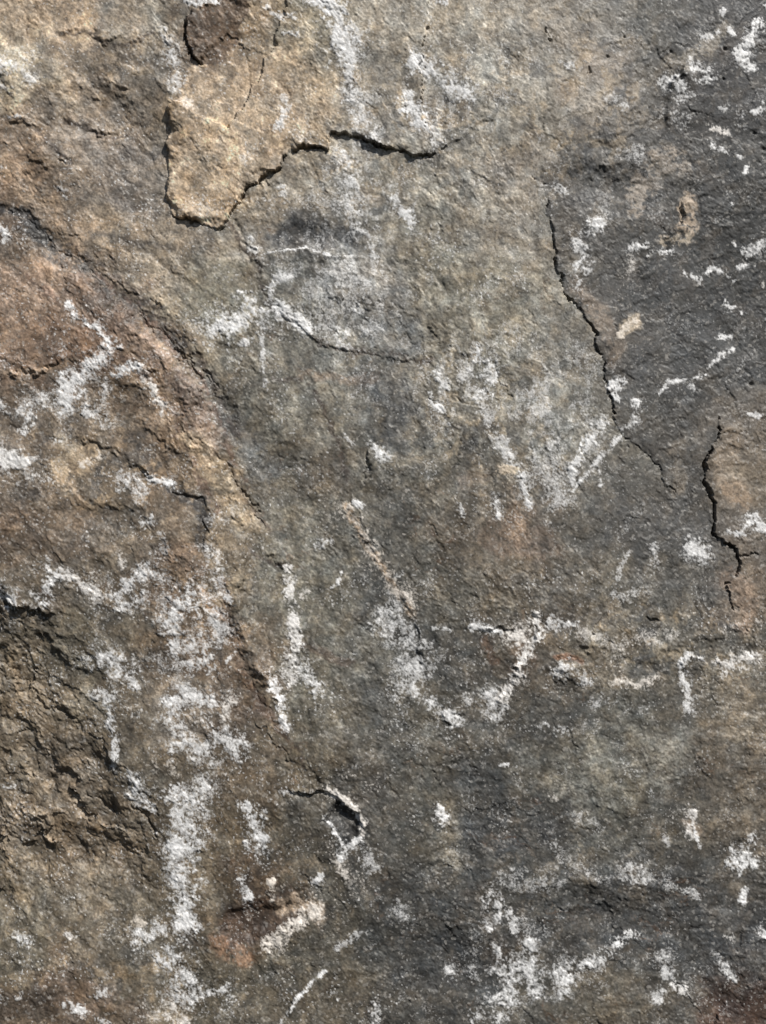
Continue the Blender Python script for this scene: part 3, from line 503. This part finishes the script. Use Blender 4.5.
def stain_or_shade(pts, hw, rgb, amt, wob=0.6, br=0.6):
    """a streak or blotch of another mineral colour, or shade painted in"""
    w = window(pts, hw * 2.5 + 10)
    d, _, r = polydist(pts, U[w] + wu[w] * wob, V[w] + wv[w] * wob)
    m = sstep(0.05, 0.75, np.exp(-0.8 * (d / hw) ** 2) * (1 + br * 0.45 * n1[w] + br * 0.5 * n2[w])) * amt
    col[w] = col[w] * (1 - m[..., None]) + m[..., None] * lin(seen(0.75 * np.asarray(rgb, float) + 0.25 * np.mean(rgb), *pts[0][:2])).astype(F)
DK = (66, 62, 60)
stain_or_shade([(0, 208), (12, 211)], 5, DK, .8, .4); stain_or_shade([(20, 216), (34, 230), (44, 238)], 8, DK, .9, .4); stain_or_shade([(44, 238), (58, 250), (80, 264), (104, 290), (108, 304)], 6, DK, .75, .5)
stain_or_shade([(112, 294), (140, 312), (160, 330), (180, 346)], 7, DK, .75, .5); stain_or_shade([(180, 384), (215, 400), (245, 440), (268, 470)], 13, (84, 82, 80), .6)
stain_or_shade([(92, 232), (120, 240), (150, 246), (172, 244)], 4, (80, 72, 66), .55); stain_or_shade([(168, 488), (186, 498), (200, 502), (205, 520), (203, 546)], 6, (58, 53, 50), .85, .4)
stain_or_shade([(285, 236), (315, 232), (352, 240)], 12, (76, 74, 74), .7); stain_or_shade([(400, 300), (402, 322), (408, 345)], 13, (88, 85, 82), .5); stain_or_shade([(392, 385), (398, 410), (385, 440)], 14, (84, 81, 79), .5)  # first one: shade of the downward-facing dip, put into the colour
stain_or_shade([(395, 500), (390, 560), (388, 590)], 20, (82, 78, 72), .5); stain_or_shade([(420, 640), (445, 655), (440, 670)], 18, (78, 75, 71), .5); stain_or_shade([(375, 700), (390, 730)], 16, (80, 77, 72), .6)
stain_or_shade([(690, 50), (676, 62), (668, 90)], 9, (66, 63, 62), .6); stain_or_shade([(700, 330), (640, 380)], 30, (74, 72, 71), .4)
stain_or_shade([(588, 190), (610, 180), (640, 190)], 14, (80, 77, 75), .5); stain_or_shade([(680, 780), (700, 790)], 10, (74, 71, 68), .5)
for p in ([(470, 780), (480, 840)], [(400, 900), (440, 930)], [(410, 960), (470, 970)], [(560, 920), (640, 915), (700, 920)], [(740, 960), (690, 960)]): stain_or_shade(p, 24, (74, 72, 70), .5)
for p in ([(0, 116), (22, 120), (38, 131), (52, 147), (74, 166)], [(62, 118), (84, 126), (108, 134), (124, 131)], [(228, 222), (240, 238), (256, 262), (262, 282), (272, 302)],
          [(60, 32), (86, 30), (110, 44), (132, 44), (150, 36)], [(272, 302), (292, 322), (312, 337), (332, 346), (352, 350), (374, 356), (402, 361), (432, 359)],
          [(214, 452), (232, 478), (250, 504), (268, 532)], [(246, 548), (262, 558), (288, 566)], [(284, 730), (298, 748), (306, 765)], [(270, 375), (310, 385), (330, 420), (345, 480)]):
    stain_or_shade(p, 2.0, (84, 66, 54), .7, .7, .9)
for k, off in enumerate((-20, -5, 9, 22, 34)):
    stain_or_shade([(a + 0.72 * off, b - 0.68 * off) for a, b in RIDGE[k % 2 + 1:len(RIDGE) - k % 3]], 2.4, ((108, 78, 60), (88, 72, 62), (72, 66, 62))[k % 3], .65, 1.0, 1.3)
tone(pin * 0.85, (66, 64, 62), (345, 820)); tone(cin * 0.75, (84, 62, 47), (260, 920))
# rust and ochre
RU = (128, 88, 62); OC = (166, 132, 96)
stain_or_shade([(75, 285), (110, 312), (140, 342), (165, 366), (190, 398), (202, 430), (206, 455)], 12, (120, 92, 72), .7)
stain_or_shade([(196, 440), (214, 470), (236, 500), (246, 520)], 9, (150, 124, 92), .65); stain_or_shade([(205, 590), (212, 604), (226, 620), (236, 648), (250, 682)], 4, (160, 118, 78), .8, .7)
stain_or_shade([(222, 580), (228, 620), (244, 664), (262, 706), (282, 728)], 5, (98, 70, 54), .6); stain_or_shade([(165, 555), (190, 550), (200, 570)], 8, (140, 106, 78), .5)
stain_or_shade([(225, 700), (200, 692), (180, 700)], 7, (96, 76, 60), .5); stain_or_shade([(346, 506), (358, 530), (374, 556), (394, 586), (412, 612)], 3.2, (176, 140, 104), .75, .4)
stain_or_shade([(236, 640), (262, 672), (276, 690)], 8, (140, 112, 86), .55); stain_or_shade([(296, 646), (320, 650), (350, 662)], 3.5, (98, 74, 58), .6)
stain_or_shade([(636, 210), (638, 194), (650, 172), (668, 160), (680, 162)], 7, (150, 128, 106), .55, 1.3, 1.4); stain_or_shade([(690, 204), (692, 222), (684, 236)], 7, (160, 134, 108), .8, .9, 1.2); stain_or_shade([(684, 238), (664, 240)], 5, (164, 142, 116), .8, .9, 1.2)
stain_or_shade([(672, 70), (690, 60), (705, 45), (722, 26)], 7, (142, 124, 102), .6); stain_or_shade([(576, 282), (584, 298), (600, 318), (616, 345), (612, 356)], 7, (128, 104, 82), .6)
stain_or_shade([(625, 330), (634, 322)], 6, (190, 164, 132), .7); stain_or_shade([(680, 440), (676, 470), (676, 490)], 6, (122, 104, 84), .5)
stain_or_shade([(735, 440), (720, 470), (722, 480)], 8, (140, 116, 92), .6); stain_or_shade([(734, 492), (744, 500)], 8, (160, 126, 94), .6); stain_or_shade([(730, 580), (748, 592), (744, 620)], 9, (150, 118, 92), .6)
stain_or_shade([(512, 470), (505, 472)], 5, (206, 172, 130), .8); stain_or_shade([(520, 522), (500, 536), (540, 540)], 16, (120, 92, 72), .45); stain_or_shade([(520, 650), (530, 660), (516, 668)], 9, (110, 84, 64), .6)
stain_or_shade([(555, 658), (568, 655), (580, 660)], 2.2, (140, 92, 60), .8, .3); stain_or_shade([(484, 640), (494, 660)], 5, (118, 84, 62), .6); stain_or_shade([(0, 374), (40, 372), (76, 362)], 2.5, (160, 128, 98), .7, .4)
stain_or_shade([(60, 440), (78, 452), (60, 468)], 7, (156, 130, 98), .6); stain_or_shade([(95, 452), (84, 470)], 6, (176, 144, 106), .6); stain_or_shade([(300, 375), (360, 378), (376, 380)], 4, (134, 104, 80), .45)
stain_or_shade([(234, 928), (262, 916), (290, 905)], 15, (84, 62, 46), .9, .4); stain_or_shade([(216, 940), (226, 950), (250, 955)], 8, (150, 104, 70), .7, .5); stain_or_shade([(286, 906), (306, 904), (316, 914)], 8, (182, 150, 118), .7)
stain_or_shade([(40, 1004), (20, 1012)], 22, (84, 68, 54), .5); stain_or_shade([(60, 985), (100, 1000), (140, 1020)], 14, (124, 96, 74), .5); stain_or_shade([(160, 1020), (178, 1020)], 10, (176, 148, 112), .5)
stain_or_shade([(738, 1010), (766, 1004)], 20, (88, 62, 50), .75); stain_or_shade([(690, 822), (696, 830)], 5, (166, 130, 96), .5); stain_or_shade([(466, 480), (485, 476)], 6, (118, 94, 74), .4); stain_or_shade([(500, 960), (480, 890), (470, 896)], 8, (104, 86, 70), .4)
stain_or_shade([(590, 782), (620, 768), (655, 752)], 30, (126, 118, 103), .7, 1.2); stain_or_shade([(444, 800), (450, 830), (450, 858)], 9, (134, 120, 98), .55); stain_or_shade([(730, 720), (766, 700)], 16, (130, 112, 90), .5); stain_or_shade([(560, 100), (575, 96), (590, 104)], 8, (146, 122, 98), .4); stain_or_shade([(578, 110), (600, 96)], 10, (150, 132, 110), .35)
# mottling: brighter quartz-rich and darker mica-rich patches, brown against grey
calm = 1 - 0.45 * right
streak = mid * orient(U + 0.6 * wu, V, 86, 7, 7.0, 200, 3)
am = col.mean((0, 1)); col = am * (col / am) ** 1.22
vein = sstep(0.80, 1.0, 1 - np.abs(left * orient(Uw, Vw, 45, 30, 3.0, 180, 3) + (1 - left) * orient(Uw, Vw, 15, 40, 2.0, 184, 3)) / 0.07) * sstep(0.05, 0.5, fbm(U, V, 80, 188, 2) + 0.1) * (1 - right)
col = col * (1 - 0.5 * vein[..., None]) + 0.5 * vein[..., None] * lin((104, 78, 58)).astype(F)
sheet = sum((1 if k % 2 else -1) * sstep(t - 0.01, t + 0.01, lay + 0.05 * n0) for k, t in enumerate((-0.34, -0.2, -0.08, 0.04, 0.15, 0.27, 0.4)))   # freshly bared layers
col = col * (1 + 0.13 * calm * (sheet + 0.5))[..., None]
mot = 0.16 * fbm(Uw, Vw, 36, 140, 4, 0.6) / 0.185 + 0.15 * fbm(U, V, 9, 145, 3, 0.7) / 0.19
val = np.exp(calm * (mot + 0.5 * streak + 0.75 * fold * (1 - 0.5 * mid) + 0.06 * n1 + 0.13 * gnoise(U / 2.2, V / 2.2, 4) / 0.32 + 0.05 * gnoise(U / 1.3, V / 1.3, 7) / 0.32))
hue = 0.034 * calm * fbm(U, V, 24, 150, 4, 0.65) / 0.185
col = col * val[..., None] * np.stack([1 + hue * 0.8, 1 + 0 * hue, 1 - hue], -1)
ALB = 1.0 / 1.17                          # photograph value of a sunlit surface -> base colour
col = np.clip(col * ALB, 0.012, 0.75)

# ------------------------------------------------------------------ vertices and normals
X = (U - W / 2) * MM; Y = -Z * MM; Zw = (H / 2 - V) * MM
P = np.stack([X, Y, Zw], -1).astype(F)
tu = np.gradient(P, U1.astype(F), axis=1); tv = np.gradient(P, V1.astype(F), axis=0)
N = np.cross(tv, tu); N = np.where((N[..., 1:2] > 0), -N, N)
N /= np.linalg.norm(N, axis=-1, keepdims=True)

# ------------------------------------------------------------------ material
def rock_material(name):
    m = bpy.data.materials.new(name); m.use_nodes = True
    nt = m.node_tree; nd = nt.nodes; lk = nt.links
    b = nd["Principled BSDF"]
    tc = nd.new("ShaderNodeTexCoord")
    at = nd.new("ShaderNodeAttribute"); at.attribute_name = "mineral"
    cr = nd.new("ShaderNodeAttribute"); cr.attribute_name = "crust"
    wm = nd.new("ShaderNodeAttribute"); wm.attribute_name = "warmth"
    def noise(scale, detail=2.0, rough=0.6):
        n = nd.new("ShaderNodeTexNoise"); n.inputs["Scale"].default_value = scale
        n.inputs["Detail"].default_value = detail; n.inputs["Roughness"].default_value = rough
        lk.new(tc.outputs["Object"], n.inputs["Vector"]); return n.outputs["Fac"]
    def ramp(src, a, b_, lo, hi):
        r = nd.new("ShaderNodeMapRange"); r.inputs[1].default_value = a; r.inputs[2].default_value = b_
        r.inputs[3].default_value = lo; r.inputs[4].default_value = hi; lk.new(src, r.inputs[0]); return r.outputs[0]
    def mix(kind, fac, a, b_):
        x = nd.new("ShaderNodeMix"); x.data_type = 'RGBA'; x.blend_type = kind
        for sock, val in ((x.inputs[0], fac), (x.inputs[6], a), (x.inputs[7], b_)):
            if hasattr(val, "node"): lk.new(val, sock)
            else: sock.default_value = val
        return x.outputs[2]
    g1 = noise(520, 2, 0.7); g2 = noise(190, 3, 0.65)
    c = mix('MULTIPLY', 1.0, at.outputs["Color"], ramp(g1, 0.3, 0.7, 0.74, 1.26))
    # separate mineral grains, the pale ones also painting in mica sparkle
    vo = nd.new("ShaderNodeTexVoronoi"); vo.inputs["Scale"].default_value = 430
    lk.new(tc.outputs["Object"], vo.inputs["Vector"])
    sep = nd.new("ShaderNodeSeparateColor"); lk.new(vo.outputs["Color"], sep.inputs[0])
    c = mix('MIX', ramp(sep.outputs[0], 0.90, 0.96, 0.0, 0.28), c, (0.52, 0.49, 0.45, 1))
    c = mix('MIX', ramp(sep.outputs[1], 0.88, 0.95, 0.0, 0.3), c, (0.035, 0.03, 0.026, 1))
    # white crust
    cw = mix('MIX', wm.outputs["Fac"], (0.88, 0.87, 0.86, 1), (0.80, 0.66, 0.50, 1))
    cw = mix('MULTIPLY', 1.0, cw, ramp(g2, 0.32, 0.66, 0.70, 1.08))
    ad = nd.new("ShaderNodeMath"); ad.operation = 'ADD'; lk.new(cr.outputs["Fac"], ad.inputs[0])
    lk.new(ramp(g1, 0.3, 0.7, -0.30, 0.30), ad.inputs[1])
    mu = nd.new("ShaderNodeMath"); mu.operation = 'MULTIPLY'; mu.use_clamp = True
    lk.new(ramp(ad.outputs[0], 0.05, 1.0, 0, 1), mu.inputs[0]); lk.new(ramp(cr.outputs["Fac"], 0.02, 0.12, 0, 1), mu.inputs[1])
    c = mix('MIX', mu.outputs[0], c, cw)
    lk.new(c, b.inputs["Base Color"])
    lk.new(ramp(g2, 0.3, 0.7, 0.42, 0.70), b.inputs["Roughness"])
    b.inputs["Specular IOR Level"].default_value = 0.45
    bp = nd.new("ShaderNodeBump"); bp.inputs["Strength"].default_value = 0.38; bp.inputs["Distance"].default_value = 0.0011
    lk.new(noise(430, 3, 0.7), bp.inputs["Height"])
    lk.new(bp.outputs[0], b.inputs["Normal"])
    return m
ROCK = rock_material("weathered_rock")
CRUST = rock_material("rock_with_white_crust")

# ------------------------------------------------------------------ cut the face into its pieces
fu = 0.25 * (Us[:-1, :-1] + Us[1:, :-1] + Us[:-1, 1:] + Us[1:, 1:]); fv = 0.25 * (Vs[:-1, :-1] + Vs[1:, :-1] + Vs[:-1, 1:] + Vs[1:, 1:])
big = lambda p, x, y: inside([tuple(map(float, q)) for q in p], x, y)
lab = np.zeros(fu.shape, np.int32)                                   # 0 = central slab
lab[big([(-400, 100)] + SEAM + [(296, 780), (250, 860), (215, 960), (225, 1100), (210, 1500), (-400, 1500)], fu, fv)] = 1
lab[big(HOLLOW, fu, fv)] = 2
lab[big([(700, -400), (690, 20), (664, 60), (660, 120), (600, 165)] + SLAB_EDGE + [(700, 520), (735, 614), (1200, 560), (1200, -400)], fu, fv)] = 3
lab[big(WEDGE_EDGE + [(770, 625), (1200, 620), (1200, 330), (770, 405)], fu, fv)] = 4
lab[big(FLAKE_EDGE[:20] + [(346, 100), (335, 60), (300, 20), (290, -400), (180, -400), (180, 5), (172, 40)], fu, fv)] = 5
lab[big([(500, 800), (470, 860), (420, 900), (400, 1000), (400, 1500), (1200, 1500), (1200, 640), (766, 640), (690, 655), (600, 690), (540, 740)], fu, fv)] = 6
lab[big([(262, -60), (222, 2), (203, 8), (187, 17), (183, 30), (186, 44), (194, 56), (203, 63), (222, 60), (236, 40), (246, 14)], fu, fv)] = 7
lab[big(PIT, fu, fv)] = 8
lab[big(CAVITY, fu, fv)] = 9
SLABS = {0: ("slab", "broad olive grey central slab"), 1: ("slab", "reddish brown slab left of the long seam"), 2: ("hollow", "rough shaded hollow at lower left"),
         3: ("slab", "smooth dark slate slab at upper right"), 4: ("slab", "tan plate standing proud at the right border"), 5: ("flake", "raised tan flake with a broken lower edge"),
         6: ("slab", "dark grey streaked slab at lower right"), 7: ("flake", "small dark brown block on the flake's corner"), 8: ("pit", "dark oval pit with a bright rim"), 9: ("pit", "brown broken cavity")}
avg = lambda a: 0.25 * (a[:-1, :-1] + a[1:, :-1] + a[:-1, 1:] + a[1:, 1:])
fc = avg(crust_f) + 0.07 * avg(n1)
fpid = pid[:-1, :-1]
piece = lab.copy()
NB = len(SLABS)
sel = (fc > 0.5) & (fpid >= 0)
piece[sel] = NB + fpid[sel]

idx = np.arange(NV * NU, dtype=np.int32).reshape(NV, NU)
quads = np.stack([idx[:-1, :-1], idx[1:, :-1], idx[1:, 1:], idx[:-1, 1:]], -1).reshape(-1, 4)
pf = piece.ravel()
cnt = np.bincount(pf, minlength=NB + len(PATCHES))
for k in range(len(PATCHES)):                                        # too small to be told apart: leave it in its slab
    if 0 < cnt[NB + k] < 12: pf[pf == NB + k] = lab.ravel()[pf == NB + k]
CRACKS = [("crack", "dark jagged crack under the tan flake", FLAKE_EDGE[9:]), ("crack", "long thin crack along the dark slate slab", SLAB_EDGE),
          ("crack", "deep black crack beside the tan border plate", WEDGE_EDGE)]
for k, (nm, lb, pts) in enumerate(CRACKS):
    d, _, _ = polydist(pts, fu, fv)
    pf[(d < 2.4).ravel()] = NB + len(PATCHES) + k
order = np.argsort(pf, kind='stable'); ps = pf[order]
Pf = P.reshape(-1, 3); Nf = N.reshape(-1, 3)
colf = np.concatenate([col, np.ones(col.shape[:2] + (1,))], -1).reshape(-1, 4).astype(F)
crf = crust_all.ravel().astype(F); wmf = warm.ravel().astype(F)

def build(name, faces, mat, parent):
    vs, inv = np.unique(faces, return_inverse=True)
    inv = inv.reshape(-1).astype(np.int32)
    me = bpy.data.meshes.new(name)
    me.vertices.add(len(vs)); me.vertices.foreach_set("co", Pf[vs].ravel())
    me.loops.add(len(inv)); me.loops.foreach_set("vertex_index", inv)
    me.polygons.add(len(faces)); me.polygons.foreach_set("loop_start", np.arange(0, len(inv), 4, dtype=np.int32))
    me.update(calc_edges=True)
    me.polygons.foreach_set("use_smooth", np.ones(len(faces), bool))
    a = me.attributes.new("mineral", 'FLOAT_COLOR', 'POINT'); a.data.foreach_set("color", colf[vs].ravel())
    a = me.attributes.new("crust", 'FLOAT', 'POINT'); a.data.foreach_set("value", crf[vs])
    a = me.attributes.new("warmth", 'FLOAT', 'POINT'); a.data.foreach_set("value", wmf[vs])
    me.normals_split_custom_set_from_vertices(Nf[vs])
    me.materials.append(mat)
    o = bpy.data.objects.new(name, me); scene.collection.objects.link(o)
    o.parent = parent
    return o

root = bpy.data.objects.new("rock_face", None)
root.empty_display_size = 0.05
scene.collection.objects.link(root)
root["label"] = "weathered grey and brown rock face with cracks and white mineral streaks"
root["category"] = "rock"
bounds = np.searchsorted(ps, np.arange(NB + len(PATCHES) + len(CRACKS) + 1))
slabs = {}
for k, (nm, lb) in SLABS.items():
    o = build(nm, quads[order[bounds[k]:bounds[k + 1]]], ROCK, root); o["label"] = lb; slabs[k] = o
for k, (nm, lb, pts) in enumerate(CRACKS):
    j = NB + len(PATCHES) + k
    o = build(nm, quads[order[bounds[j]:bounds[j + 1]]], ROCK, root); o["label"] = lb
labf = lab.ravel()
for k in range(len(PATCHES)):
    sl_ = order[bounds[NB + k]:bounds[NB + k + 1]]
    if len(sl_) == 0: continue
    host = np.bincount(labf[sl_], minlength=NB).argmax()
    build("white_crust", quads[sl_], CRUST, slabs[int(host)])
